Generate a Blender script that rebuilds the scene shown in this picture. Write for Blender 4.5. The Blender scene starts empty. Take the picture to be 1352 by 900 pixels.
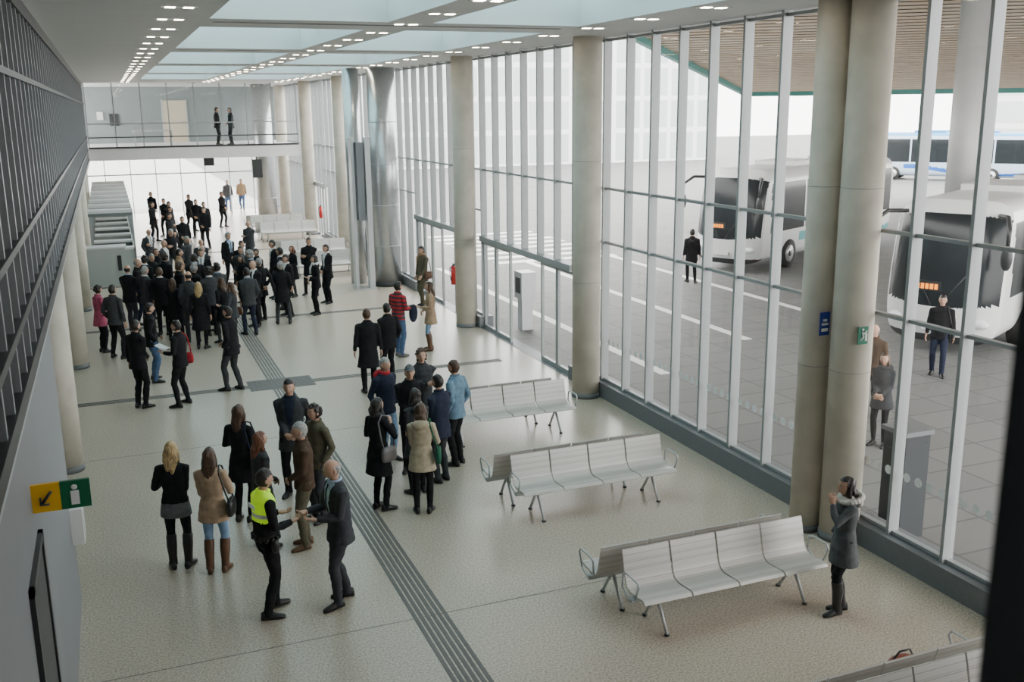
import bpy, math, random
from mathutils import Vector as V, Matrix, noise
random.seed(7)
SC=bpy.context.scene
COL=SC.collection
pi=math.pi

# ------------------------------------------------------------ materials
MATS={}
def rgb(c): return (c[0],c[1],c[2],1)
def mat(name,color,rough=.6,metal=0.0,var=.0,scale=20,bump=0.0,emit=None,es=0,spec=.5,coat=0):
    if name in MATS: return MATS[name]
    m=bpy.data.materials.new(name); m.use_nodes=True; nt=m.node_tree; b=nt.nodes["Principled BSDF"]
    b.inputs["Base Color"].default_value=rgb(color); b.inputs["Roughness"].default_value=rough
    b.inputs["Metallic"].default_value=metal
    b.inputs["Specular IOR Level"].default_value=spec
    if coat: b.inputs["Coat Weight"].default_value=coat
    if var or bump:
        tc=nt.nodes.new("ShaderNodeTexCoord"); n=nt.nodes.new("ShaderNodeTexNoise"); n.inputs["Scale"].default_value=scale; n.inputs["Detail"].default_value=4
        nt.links.new(tc.outputs["Object"],n.inputs["Vector"])
        if var:
            r=nt.nodes.new("ShaderNodeValToRGB"); r.color_ramp.elements[0].position=.3; r.color_ramp.elements[1].position=.7
            r.color_ramp.elements[0].color=rgb([max(0,c*(1-var)) for c in color]); r.color_ramp.elements[1].color=rgb([min(1,c*(1+var)) for c in color])
            nt.links.new(n.outputs["Fac"],r.inputs["Fac"]); nt.links.new(r.outputs["Color"],b.inputs["Base Color"])
        if bump:
            bp=nt.nodes.new("ShaderNodeBump"); bp.inputs["Strength"].default_value=bump; bp.inputs["Distance"].default_value=.02
            nt.links.new(n.outputs["Fac"],bp.inputs["Height"]); nt.links.new(bp.outputs["Normal"],b.inputs["Normal"])
    if emit: b.inputs["Emission Color"].default_value=rgb(emit); b.inputs["Emission Strength"].default_value=es
    MATS[name]=m; return m
def fab(name,color): return mat(name,color,.85,0,.18,14,.35,spec=.2)
def glass(name,tint=(.96,.968,.965),lo=.04,hi=.4):
    if name in MATS: return MATS[name]
    m=bpy.data.materials.new(name); m.use_nodes=True; nt=m.node_tree; nt.nodes.clear()
    o=nt.nodes.new("ShaderNodeOutputMaterial"); mx=nt.nodes.new("ShaderNodeMixShader"); t=nt.nodes.new("ShaderNodeBsdfTransparent"); g=nt.nodes.new("ShaderNodeBsdfGlossy")
    lw=nt.nodes.new("ShaderNodeLayerWeight"); lw.inputs["Blend"].default_value=.5
    p=nt.nodes.new("ShaderNodeMath"); p.operation='POWER'; p.inputs[1].default_value=4
    mr=nt.nodes.new("ShaderNodeMapRange"); mr.inputs["To Min"].default_value=lo; mr.inputs["To Max"].default_value=hi
    nt.links.new(lw.outputs["Facing"],p.inputs[0]); nt.links.new(p.outputs[0],mr.inputs["Value"]); nt.links.new(mr.outputs[0],mx.inputs[0])
    t.inputs[0].default_value=rgb(tint); g.inputs["Roughness"].default_value=.02
    nt.links.new(t.outputs[0],mx.inputs[1]); nt.links.new(g.outputs[0],mx.inputs[2]); nt.links.new(mx.outputs[0],o.inputs[0])
    MATS[name]=m; return m

def terrazzo():
    m=mat("terrazzo",(.5,.48,.44),.29); nt=m.node_tree; b=nt.nodes["Principled BSDF"]; tc=nt.nodes.new("ShaderNodeTexCoord")
    def ns(sc,det=2):
        n=nt.nodes.new("ShaderNodeTexNoise"); n.inputs["Scale"].default_value=sc; n.inputs["Detail"].default_value=det; nt.links.new(tc.outputs["Object"],n.inputs["Vector"]); return n
    n1=ns(42,3); r1=nt.nodes.new("ShaderNodeValToRGB"); e=r1.color_ramp.elements; e[0].position=.34; e[0].color=(.34,.285,.22,1); e[1].position=.52; e[1].color=(.53,.462,.375,1)
    x=e.new(.68); x.color=(.65,.585,.49,1)
    n2=ns(.5,5); r2=nt.nodes.new("ShaderNodeValToRGB"); r2.color_ramp.elements[0].color=(.92,.92,.92,1); r2.color_ramp.elements[1].color=(1,1,1,1); r2.color_ramp.elements[0].position=.25; r2.color_ramp.elements[1].position=.75
    mx=nt.nodes.new("ShaderNodeMixRGB"); mx.blend_type='MULTIPLY'; mx.inputs[0].default_value=1
    nt.links.new(n1.outputs["Fac"],r1.inputs[0]); nt.links.new(n2.outputs["Fac"],r2.inputs[0]); nt.links.new(r1.outputs[0],mx.inputs[1]); nt.links.new(r2.outputs[0],mx.inputs[2]); nt.links.new(mx.outputs[0],b.inputs["Base Color"])
    return m
def brickmat(name,c1,c2,mortar,sx,sy,ms=.02,rough=.7,rot=(0,0,0)):
    m=mat(name,c1,rough); nt=m.node_tree; b=nt.nodes["Principled BSDF"]; tc=nt.nodes.new("ShaderNodeTexCoord"); mp=nt.nodes.new("ShaderNodeMapping"); mp.inputs["Rotation"].default_value=rot
    br=nt.nodes.new("ShaderNodeTexBrick"); br.offset=0; br.inputs["Scale"].default_value=1; br.inputs["Brick Width"].default_value=sx; br.inputs["Row Height"].default_value=sy; br.inputs["Mortar Size"].default_value=ms
    br.inputs["Color1"].default_value=rgb(c1); br.inputs["Color2"].default_value=rgb(c2); br.inputs["Mortar"].default_value=rgb(mortar)
    nt.links.new(tc.outputs["Object"],mp.inputs["Vector"]); nt.links.new(mp.outputs[0],br.inputs["Vector"]); nt.links.new(br.outputs["Color"],b.inputs["Base Color"]); return m
def perforated():
    m=mat("perforated_steel",(.62,.63,.62),.42,.2); nt=m.node_tree; b=nt.nodes["Principled BSDF"]; tc=nt.nodes.new("ShaderNodeTexCoord"); mp=nt.nodes.new("ShaderNodeMapping"); mp.inputs["Scale"].default_value=(50,50,50)
    vo=nt.nodes.new("ShaderNodeTexVoronoi"); vo.inputs["Randomness"].default_value=0; vo.inputs["Scale"].default_value=1
    r=nt.nodes.new("ShaderNodeValToRGB"); r.color_ramp.elements[0].position=.25; r.color_ramp.elements[0].color=(.24,.235,.225,1); r.color_ramp.elements[1].position=.34; r.color_ramp.elements[1].color=(.60,.585,.555,1)
    nt.links.new(tc.outputs["Object"],mp.inputs[0]); nt.links.new(mp.outputs[0],vo.inputs["Vector"]); nt.links.new(vo.outputs["Distance"],r.inputs[0]); nt.links.new(r.outputs[0],b.inputs["Base Color"]); return m

M_floor=terrazzo()
M_white=mat("ceiling_white",(.75,.75,.745),.7,var=.02,scale=2)
M_wall=mat("grey_panel",(.20,.21,.225),.5,.1,var=.03,scale=1)
M_conc=mat("concrete_column",(.58,.54,.46),.75,var=.1,scale=3,bump=.1)
M_alu=mat("aluminium",(.55,.57,.58),.4,.3,var=.03,scale=5)
M_mull=mat("mullion_grey",(.34,.36,.365),.45,.2,var=.03,scale=5)
M_steel=mat("brushed_steel",(.50,.52,.53),.3,.8,var=.06,scale=6)
M_dark=mat("dark_frame",(.03,.032,.035),.4)
M_curb=mat("grey_curb",(.17,.18,.19),.5,var=.05)
M_glass=glass("clear_glass")
M_dglass=mat("dark_glass",(.015,.018,.022),.06,spec=.7)
M_perf=perforated()
M_tact=mat("tactile_grey",(.13,.12,.112),.6,var=.1,scale=10)

# ------------------------------------------------------------ mesh accumulator
class Acc:
    def __init__(s): s.v=[];s.f=[];s.m=[];s.mats=[];s.sm=[]
    def mi(s,m):
        if m not in s.mats: s.mats.append(m)
        return s.mats.index(m)
    def add(s,vs,fs,m,smooth=False,fn=None):
        o=len(s.v); s.v+= [tuple(p) for p in vs]
        i=s.mi(m) if fn is None else 0
        for f in fs:
            s.f.append([a+o for a in f]); s.sm.append(smooth)
            if fn is None: s.m.append(i)
            else:
                c=V((0,0,0))
                for a in f: c+=V(vs[a])
                s.m.append(s.mi(fn(c/len(f))))
    def box(s,a,b,m):
        x0,y0,z0=a;x1,y1,z1=b
        vs=[(x0,y0,z0),(x1,y0,z0),(x1,y1,z0),(x0,y1,z0),(x0,y0,z1),(x1,y0,z1),(x1,y1,z1),(x0,y1,z1)]
        s.add(vs,[(0,3,2,1),(4,5,6,7),(0,1,5,4),(1,2,6,5),(2,3,7,6),(3,0,4,7)],m)
    def loft(s,rings,m,smooth=True,fn=None,cap=True):
        n=len(rings[0]); vs=[p for r in rings for p in r]; fs=[]
        for i in range(len(rings)-1):
            for j in range(n):
                k=(j+1)%n; fs.append((i*n+j,i*n+k,(i+1)*n+k,(i+1)*n+j))
        if cap:
            fs.append(tuple(range(n-1,-1,-1))); fs.append(tuple((len(rings)-1)*n+j for j in range(n)))
        s.add(vs,fs,m,smooth,fn)
    def cyl(s,c,r,z0,z1,m,n=32,r2=None):
        r2=r if r2 is None else r2
        s.loft([[ (c[0]+q*math.cos(2*pi*j/n),c[1]+q*math.sin(2*pi*j/n),z) for j in range(n)] for z,q in((z0,r),(z1,r2))],m)
    def tube(s,pts,rad,m,n=8,flat=1.0,ref=None):
        s.loft(tuberings(pts,rad,n,flat,ref),m)
    def ell(s,c,r,m,n=10,rot=None):
        rings=[]
        for i in range(1,n):
            a=pi*i/n; ring=[]
            for j in range(n+2):
                t=2*pi*j/(n+2); p=V((r[0]*math.sin(a)*math.cos(t),r[1]*math.sin(a)*math.sin(t),-r[2]*math.cos(a)))
                if rot: p=rot@p
                ring.append(V(c)+p)
            rings.append(ring)
        s.loft(rings,m)
    def mesh(s,name,xf=None):
        me=bpy.data.meshes.new(name)
        vs=s.v if xf is None else [tuple(xf@V(p)) for p in s.v]
        me.from_pydata(vs,[],s.f)
        for m in s.mats: me.materials.append(m)
        me.polygons.foreach_set("material_index",s.m); me.polygons.foreach_set("use_smooth",s.sm)
        me.update(); return me
    def obj(s,name,xf=None,parent=None,loc=None):
        o=bpy.data.objects.new(name,s.mesh(name,xf)); COL.objects.link(o)
        if parent: o.parent=parent
        if loc: o.location=loc
        return o
def tuberings(pts,rad,n=8,flat=1.0,ref=None):
    pts=[V(p) for p in pts]; rings=[]; pu=None
    for i,p in enumerate(pts):
        t=(pts[min(i+1,len(pts)-1)]-pts[max(i-1,0)]).normalized()
        if pu is None:
            r=V(ref) if ref else (V((0,1,0)) if abs(t.y)<.9 else V((1,0,0)))
            u=(r-t*r.dot(t)).normalized()
        else: u=(pu-t*pu.dot(t)).normalized()
        pu=u; w=t.cross(u)
        rr=rad[i] if isinstance(rad,(list,tuple)) else rad
        rings.append([p+u*rr*math.cos(2*pi*j/n)+w*rr*flat*math.sin(2*pi*j/n) for j in range(n)])
    return rings
def empty(name,loc=(0,0,0),rz=0):
    o=bpy.data.objects.new(name,None); COL.objects.link(o); o.location=loc; o.rotation_euler=(0,0,rz); o.empty_display_size=.1; return o
def boxobj(name,a,b,m,parent=None):
    A=Acc();A.box(a,b,m);return A.obj(name,parent=parent)

# ------------------------------------------------------------ camera
F=V((.36022,.90449,-.22829)); R=V((.92813,-.37226,-.010417)); U=V((.09441,.20813,.97358))
cam=bpy.data.cameras.new("camera"); co=bpy.data.objects.new("camera",cam); COL.objects.link(co); SC.camera=co
mt=Matrix(((R.x,U.x,-F.x,0),(R.y,U.y,-F.y,0),(R.z,U.z,-F.z,5.6),(0,0,0,1))); co.matrix_world=mt
cam.sensor_width=36; cam.lens=34.98; cam.clip_start=.05; cam.clip_end=600
cam.dof.use_dof=True; cam.dof.focus_distance=16; cam.dof.aperture_fstop=4.0

# ------------------------------------------------------------ world
w=bpy.data.worlds.new("overcast_sky"); SC.world=w; w.use_nodes=True; bg=w.node_tree.nodes["Background"]
bg.inputs[0].default_value=(1,.985,.96,1); bg.inputs[1].default_value=9.5

# ------------------------------------------------------------ room shell
XG=8.78; ZC=6.85
boxobj("floor",(-4.3,.6,-.2),(8.65,60,0),M_floor)
A=Acc(); HY=[(9.4+7.1*i,15.0+7.1*i) for i in range(5)]; HX=[(1.5,4.05),(4.75,7.2)]
ys=-4
for a,b in HY:
    A.box((-5,ys,ZC),(9.1,a,ZC+.5),M_white)
    for x0,x1 in((-5,1.5),(4.05,4.75),(7.2,9.1)): A.box((x0,a,ZC),(x1,b,ZC+.5),M_white)
    ys=b
A.box((-5,ys,ZC),(9.1,60.2,ZC+.5),M_white); A.obj("ceiling")
M_sky=mat("skylight_diffuser",(.45,.65,.69),.5,emit=(.56,.84,.90),es=2.6)
A=Acc()
for a,b in HY:
    for x0,x1 in HX:
        A.box((x0-.05,a-.05,ZC+.5),(x1+.05,b+.05,ZC+.56),M_sky)
        for k in range(1,3):
            yy=a+(b-a)*k/3; A.box((x0,yy-.04,ZC+.3),(x1,yy+.04,ZC+.5),M_white)
A.obj("ceiling_skylights")
M_lamp=mat("downlight_lens",(1,1,1),.5,emit=(1,.88,.68),es=25)
A=Acc()
for xr in (1.0,4.4,7.55):
    y=4.6
    while y<48:
        for dx in(-.11,.11): A.box((xr+dx-.06,y-.06,ZC-.012),(xr+dx+.06,y+.06,ZC-.002),M_lamp)
        A.box((xr-.22,y-.1,ZC-.006),(xr+.22,y+.1,ZC),M_alu)
        y+=1.775
A.obj("recessed_downlights")
A=Acc()
for i in range(5): A.box((1.6,15.5+7.1*i,ZC-.008),(7.1,15.62+7.1*i,ZC),M_curb)
A.obj("ceiling_slot_diffuser")
boxobj("wall_left",(-.95,.6,0),(-.77,11.9,3.3),M_wall)
A=Acc(); A.box((-.77,7.0,0),(-.75,7.95,2.4),mat("door_grey",(.05,.053,.056),.5)); A.box((-.77,7.95,0),(-.735,8.03,2.46),M_dark);A.box((-.77,6.92,0),(-.735,7.0,2.46),M_dark);A.box((-.77,6.92,2.4),(-.735,8.03,2.46),M_dark)
A.box((-.74,7.12,1.0),(-.69,7.16,1.12),M_steel)
A.obj("door_1")
boxobj("wall_left_undercroft",(-4.3,11.9,0),(-4.1,60,3.3),mat("undercroft_wall",(.5,.5,.49),.7,var=.03))
boxobj("wall_left_return",(-4.3,11.7,0),(-.95,11.9,3.3),M_wall)
boxobj("ceiling_left_slab",(-4.3,.6,3.3),(-.77,49,3.52),mat("slab_edge",(.36,.38,.39),.5))
A=Acc(); A.box((-.93,.6,3.52),(-.84,48.9,6.75),M_dglass)
A.obj("window_left")
A=Acc(); y=.75
while y<48.8:
    A.box((-.84,y-.03,3.5),(-.75,y+.03,6.78),mat("left_mullion",(.36,.38,.40),.35,.4)); y+=.6
for z,t in((3.52,.07),(4.0,.035),(4.55,.03),(5.95,.03),(6.75,.08)): A.box((-.84,.6,z-t),(-.73,48.9,z+t),M_dark)
A.obj("window_left_frame")
boxobj("wall_near",(-.95,.46,0),(9.1,.6,4.55),M_wall)
boxobj("gallery_window_post",(.694,.52,4.55),(.80,.60,ZC),M_dark)
boxobj("wall_gallery_back",(-5,-4.2,0),(9.1,-4,7.3),M_wall)
boxobj("floor_gallery",(-5,-4,3.8),(9.1,.46,4.0),M_wall)
boxobj("wall_gallery_left",(-5,-4,0),(-4.8,.6,7.3),M_wall)
for x,y,r in [(8.33,10.25,.2),(8.56,9.83,.255)]+[(8.4,yy,.27) for yy in (17.16,24.3)]+[(8.45,yy,.27) for yy in (38.9,46.0,53.0)]:  # front pair: a column and its presumed window reflection, both modelled solid
    A=Acc(); A.cyl((x,y),r,0.0,ZC,M_conc,48); A.cyl((x,y),r+.012,0,.1,M_curb,48)
    for z in(2.3,4.6): A.cyl((x,y),r+.001,z,z+.006,M_curb,48)
    A.obj("concrete_column")
for y in [16.7,23.8,30.9,38.0,45.1]:
    A=Acc(); A.cyl((-1.05,y),.24,0,3.3,M_conc,32); A.cyl((-1.05,y),.25,0,.1,M_curb,32); A.obj("concrete_column")
for x,y,r in [(8.15,31.35,.44),(7.3,51.5,.48)]:
    A=Acc(); A.cyl((x,y),r,0,ZC,M_steel,48)
    for z in (1.3,2.6,3.9,5.2): A.cyl((x,y),r+.006,z,z+.02,M_alu,48)
    for z in (.0,): A.cyl((x,y),r+.02,z,z+.12,M_dark,48)
    A.obj("steel_duct_column")
A=Acc(); A.cyl((7.38,32.15),.26,0,ZC,M_steel,32); A.obj("steel_pipe_column")
A=Acc(); A.box((7.0,30.9,0),(7.1,31.25,4.75),M_alu); A.box((7.4,30.7,0),(7.57,31.0,4.75),M_alu); A.box((7.14,30.75,2.2),(7.36,31.15,4.6),M_wall); A.box((6.95,30.65,0),(7.6,31.3,.06),M_steel); A.obj("information_totem")
def glazing(name,y0,y1,door=None):
    e=empty(name)
    A=Acc(); A.add([(XG+.02,y0,.3 if not door else 2.36),(XG+.02,y1,.3 if not door else 2.36),(XG+.02,y1,ZC),(XG+.02,y0,ZC)],[(0,1,2,3)],M_glass); A.obj("panes",parent=e)
    A=Acc(); n=round((y1-y0)/.8875)
    for i in range(n):
        y=y0+(y1-y0)*i/n
        A.box((XG-.08,y-.025,.3 if not door else 2.3),(XG+.08,y+.025,ZC),M_mull)
    zs=[4.08,ZC-.06]+([3.05,.33] if not door else [2.34])
    for z in zs: A.box((XG-.03,y0,z-.022),(XG+.05,y1,z+.022),M_mull)
    if not door: A.box((8.62,y0,0),(9.0,y1,.3),M_curb)
    A.obj("frame",parent=e)
    if door:
        A=Acc(); G=Acc(); n=6; L=y1-y0
        ed=[0,.16,.32,.42,.66,.84,1.0]
        op=door
        for i in range(6):
            if i in op: continue
            a=y0+L*ed[i];b=y0+L*ed[i+1]
            for yy in(a+.035,b-.035): A.box((XG-.03,yy-.03,0),(XG+.03,yy+.03,2.3),M_mull)
            A.box((XG-.03,a+.07,0),(XG+.03,b-.07,.1),M_mull); A.box((XG-.03,a+.07,2.2),(XG+.03,b-.07,2.3),M_mull)
            G.add([(XG,a,.1),(XG,b,.1),(XG,b,2.2),(XG,a,2.2)],[(0,1,2,3)],M_glass)
        A.box((XG-.14,y0,2.28),(XG+.14,y1,2.42),M_mull)
        A.box((8.65,y0,-.02),(9.0,y1,.004),M_curb)
        A.obj("door_frames",parent=e); G.obj("door_panes",parent=e)
    return e
glazing("window_1",3.78,8.22); glazing("window_2",8.22,17.1); glazing("window_3",17.1,18.45)
glazing("door_2",18.45,23.9,door=(2,3)); glazing("window_4",23.9,25.6); glazing("door_3",25.6,29.8,door=(1,2)); glazing("window_5",29.8,44.0)
glazing("door_4",44.0,48.0,door=(2,)); glazing("window_6",48,60)
boxobj("wall_right_pier",(8.62,.6,0),(9.0,3.74,ZC),M_wall)
A=Acc(); M_dot=mat("frosted_dot",(.9,.92,.92),.6)
y=8.22-.8875*3
while y<17:
    for k in range(4):
        yc=y+.16+k*.19; A.add([(XG+.012,yc+.06*math.cos(t*pi/8),1.1+.06*math.sin(t*pi/8)) for t in range(16)],[tuple(range(16))],M_dot)
    y+=.8875
A.obj("window_safety_dots")
boxobj("floor_mezzanine",(-4.3,49,3.46),(8.7,57,4.0),M_white)
A=Acc(); A.box((-4.3,56.8,4.0),(8.7,57,ZC),mat("mezz_wall",(.24,.275,.275),.6,var=.04,scale=1)); A.obj("wall_mezzanine")
A=Acc(); A.box((2.95,56.72,4.0),(4.1,56.8,6.15),mat("beige_door",(.62,.55,.42),.6)); A.box((2.88,56.7,4),(2.95,56.8,6.2),M_alu); A.box((4.1,56.7,4),(4.17,56.8,6.2),M_alu);A.box((4.0-.1,56.66,5.0),(4.0-.02,56.72,5.1),M_steel); A.obj("door_5")
e=empty("mezzanine_balustrade")
G=Acc(); G.add([(-.7,49.06,4.0),(8.6,49.06,4.0),(8.6,49.06,ZC),(-.7,49.06,ZC)],[(0,1,2,3)],M_glass); G.obj("panes",parent=e)
A=Acc()
for i in range(9): x=-.7+i*1.16; A.box((x-.025,49.0,4.0),(x+.025,49.1,ZC),M_mull)
A.box((-.7,48.98,4.45),(8.6,49.05,4.5),M_dark);A.box((-.7,48.98,5.05),(8.6,49.05,5.1),M_mull);A.box((-.7,48.98,3.98),(8.6,49.1,4.06),M_dark); A.obj("frame",parent=e)
A=Acc(); A.box((.3,56.7,4.9),(.75,56.8,5.5),M_dark); A.box((-.3,56.7,5.2),(0,56.8,5.6),M_white); A.obj("wall_notice_boards")
A=Acc(); A.box((1.2,50.2,4.68),(3.0,50.8,4.74),M_white)
for x in(1.3,2.9):
    for yy in (50.25,50.75): A.box((x-.02,yy-.02,4.0),(x+.02,yy+.02,4.68),M_alu)
A.obj("table")
e=empty("window_7")
G=Acc(); G.add([(-4,57.3,.0),(8.7,57.3,.0),(8.7,57.3,3.5),(-4,57.3,3.5)],[(0,1,2,3)],M_glass); G.obj("panes",parent=e)
A=Acc()
for i in range(11): x=-4+i*1.27; A.box((x-.02,57.24,0),(x+.02,57.36,3.5),M_mull)
A.box((-4,57.25,2.3),(8.7,57.35,2.36),M_mull); A.obj("frame",parent=e)
A=Acc(); A.box((-4.3,57,3.5),(9,57.3,ZC),M_wall); A.obj("wall_far_spandrel")
A=Acc(); A.box((6.3,48.6,2.5),(6.75,48.9,3.35),M_dark); A.box((6.5,48.72,3.35),(6.55,48.78,3.47),M_dark); A.obj("hanging_display")
A=Acc(); A.box((4.5,53,2.9),(5.0,53.1,3.46),M_dark); A.obj("hanging_sign")

# ------------------------------------------------------------ floor markings
A=Acc()
for i in range(6):
    x=2.72+i*.068; A.box((x,.7,0),(x+.045,56,.004),M_tact)
A.obj("trim_tactile_guide_strip")
A=Acc()
for yy in (20.42,27.5,34.6,41.7): 
    for k in range(3): A.box((-4.0,yy+k*.09,0),(2.6,yy+k*.09+.06,.004),M_tact); A.box((3.2,yy+k*.09,0),(7.9,yy+k*.09+.06,.004),M_tact)
for i in range(13):
    for j in range(8): A.box((2.3+i*.1,20.2+j*.1,0),(2.37+i*.1,20.27+j*.1,.0065),M_tact)
A.box((2.28,20.17,0),(3.62,21.0,.003),M_tact)
A.obj("trim_floor_cross_bands")
A=Acc()
for yy in (2.8,9.9,17.0): A.box((-.77,yy,0),(8.6,yy+.014,.001),mat("joint",(.2,.18,.16),.7))
A.obj("trim_floor_joints")

# ------------------------------------------------------------ exterior
ground=brickmat("pavement",(.18,.18,.178),(.155,.156,.156),(.10,.10,.10),1.2,.8,.02)
boxobj("ground_outside",(8.65,-30,-.2),(160,160,-.02),ground)
boxobj("ground_outside_far",(-60,60,-.2),(8.65,160,-.02),brickmat("pale_paving",(.45,.45,.44),(.4,.4,.39),(.3,.3,.3),1.2,.8,.02))
A=Acc()
Mst=mat("road_paint",(.8,.8,.78),.6)
for k in range(3): A.box((10.6+k*3.5,18+k*2,-.02),(10.85+k*3.5,34,-.014),Mst)
for k in range(8): A.box((13,34+k*1.2,-.02),(18,34.5+k*1.2,-.014),Mst)
A.obj("road_markings")
A=Acc(); fm=brickmat("pale_facade",(.50,.57,.57),(.55,.61,.60),(.82,.84,.84),1.6,3.2,.25,rot=(pi/2,0,0))
A.box((14,92,0),(60,98,13),fm); A.obj("office_building")
A=Acc(); A.box((95,40,0),(100,90,9),brickmat("pale_facade2",(.55,.60,.60),(.58,.62,.62),(.8,.8,.8),3,3,.3,rot=(pi/2,0,pi/2))); A.obj("office_building")
Dn=V((.606,.795)); Dt=V((.796,-.606))
def cz(x,y): return 6.35+.0723*(63.8-(.606*x+.795*y))
poly=[V((9.1,-2)),V((40,6)),V((52,40.5)),V((36.4,52.5)),V((19,34.4)),V((9.1,24.1))]
A=Acc(); vt=[(p.x,p.y,cz(p.x,p.y)+.05) for p in poly]+[(p.x,p.y,cz(p.x,p.y)+.35) for p in poly]; n=6
A.add(vt,[tuple(range(n-1,-1,-1)),tuple(range(n,2*n))]+[(i,(i+1)%n,n+(i+1)%n,n+i) for i in range(n)],mat("canopy_deck",(.035,.028,.022),.9))  # deck coloured near black, standing in for shade between the slats
wood=mat("canopy_slats",(.50,.39,.28),.6,var=.12,scale=1.5)
s=0.0
while s<64:
    ts=[]
    for i in range(n):
        a=poly[i];b=poly[(i+1)%n]; sa=a.dot(Dn)-s; sb=b.dot(Dn)-s
        if (sa<0)!=(sb<0): q=a.lerp(b,sa/(sa-sb)); ts.append(q.dot(Dt))
    if len(ts)==2:
        t0,t1=min(ts),max(ts); c=[]
        for dz in (0,.03):
            for ss,tt in((s,t0),(s+.34,t0),(s+.34,t1),(s,t1)):
                p=Dn*ss+Dt*tt; c.append((p.x,p.y,cz(p.x,p.y)+dz))
        A.add(c,[(0,1,2,3),(4,7,6,5),(0,4,5,1),(1,5,6,2),(2,6,7,3),(3,7,4,0)],wood)
    s+=.70
gr=mat("teal_beam",(.04,.21,.18),.5)
for a,b in((poly[5],poly[3]),(poly[3],poly[2])):
    d=(b-a).normalized(); nn=V((-d.y,d.x))*.12
    c=[]
    for dz in(-.24,.5):
        for p in(a-nn,b-nn,b+nn,a+nn): c.append((p.x,p.y,cz(p.x,p.y)+dz))
    A.add(c,[(0,3,2,1),(4,5,6,7),(0,1,5,4),(1,2,6,5),(2,3,7,6),(3,0,4,7)],gr)
A.obj("bus_bay_canopy")
for x,y in((23.3,22.6),):
    A=Acc(); A.cyl((x,y),.42,-.02,cz(x,y)-.01,mat("canopy_post",(.42,.42,.41),.5,.2,var=.05,scale=2),32); A.cyl((x,y),.46,-.02,.5,M_curb,32); A.obj("canopy_post")

def coach(name,corner,ang,L=12,body=(.74,.75,.75),accent=(.1,.5,.5),top=None,text=None,disp=True):
    A=Acc(); Mb=mat(name+"_paint_"+str(round(body[0],2)),body,.3,coat=.3); Ma=mat(name+"_accent_"+str(round(accent[0],2)),accent,.3,coat=.3); Mg=mat("coach_window",(.018,.022,.025),.18,spec=.25); Mt=mat(name+"_roof",top or body,.4)
    N=140; W=1.27; H=3.5; zb=.3
    def lean(z): return max(0,(z-1.15)/2.35)**1.6*.55
    def sec(sc,y,le):
        ring=[]
        for j in range(N):
            a=2*pi*j/N; c,s_=math.cos(a),math.sin(a); e=.34
            px=math.copysign(abs(c)**e,c); pz=math.copysign(abs(s_)**e,s_)
            x=px*W*sc; hh=(H-zb)/2; z=zb+hh+pz*hh*sc
            ring.append((x,y+le*lean(z)+.28*le*(x/W)**2,z))
        return ring
    rings=[]; K=60
    for i in range(1,K+1):
        sc=i/K; rings.append(sec(sc*.9999,.22*sc**6,1))
    for i in range(1,100):
        t=i/99; rings.append(sec(1,.22+(L-.5)*t,max(0,1-t*5)))
    for i in range(1,9):
        a=i/8; rings.append(sec(1-.12*a*a if i<8 else .02,L-.28+.16*math.sin(a*pi/2),0))
    def fn(c):
        yr=c.y-lean(c.z)-.28*(c.x/W)**2
        zlo=1.15+.12*(c.x/W)**2
        if yr<.30 and abs(c.x)<1.22 and zlo<c.z<3.22-.12*(c.x/W)**2: return Mg
        if 1.0<c.y<L-.4 and 1.5<c.z<3.0 and abs(c.x)>1.1:
            return Mb if ((c.y+.2)%1.9)<.10 and c.y>2 else Mg
        if c.z>3.25: return Mt
        if c.y>3.2 and .45<c.z<1.45 and abs(c.z-.75-.3*math.sin(c.y*.5))<.14: return Ma
        if yr<.5 and c.z<.5: return M_dark
        return Mb
    A.loft(rings,Mb,True,fn)
    Mtire=mat("tyre",(.02,.02,.02),.8); Mr=mat("rim",(.55,.56,.57),.35,.7)
    for y in (2.5,L-3.2):
        for sx in(-1,1):
            for r,w0,w1,m in((.5,1.0,1.29,Mtire),(.3,1.05,1.30,Mr),(.1,1.05,1.33,M_dark)):
                A.loft([[ (sx*x,y+r*math.cos(2*pi*j/24),.5+r*math.sin(2*pi*j/24)) for j in range(24)] for x in(w0,w1)],m)
    for sx in(-1,1):
        A.tube([(sx*1.0,.65,3.2),(sx*1.3,.2,3.22),(sx*1.45,-.2,3.0),(sx*1.45,-.22,2.6)],[.05,.05,.05,.04],M_dark,8)
        A.ell((sx*1.45,-.22,2.4),(.12,.09,.28),M_dark,8)
        A.ell((sx*.92,.2,.82),(.2,.1,.11),mat("headlight",(.85,.88,.9),.1),8)
        A.tube([(sx*.1,-.01,1.2),(sx*.6,.14,1.95)],.015,M_dark,5)
    if disp:
        A.box((-.5,lean(1.55)-.02,1.5),(.1,lean(1.55)+.1,1.72),M_dark)
        Mo=mat("led_orange",(1,.35,.02),.5,emit=(1,.25,.02),es=1.6)
        for k in range(5): 
            A.box((-.45+k*.10,lean(1.55)-.03,1.54),(-.38+k*.10,lean(1.55)-.01,1.66),Mo)
    A.box((-.26,-.03,.62),(.26,.02,.74),M_white)
    A.box((-.8,L*.3,H-.03),(.8,L*.3+2.2,H+.14),Mt); A.box((-.7,L*.65,H-.03),(.7,L*.65+1.3,H+.12),Mt)
    o=A.obj(name); o.location=(corner[0],corner[1],-.02); o.rotation_euler=(0,0,ang)
    if text:
        c=bpy.data.curves.new("side_lettering","FONT"); c.body=text; c.size=1.5; c.extrude=.01
        t=bpy.data.objects.new("side_lettering",c); COL.objects.link(t); t.parent=o; t.location=(-1.29,7.0,1.0); t.rotation_euler=(pi/2,0,-pi/2); c.materials.append(mat("lettering_blue",(.03,.08,.3),.4))
    return o
angb=math.atan2(-.89,.45)
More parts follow.
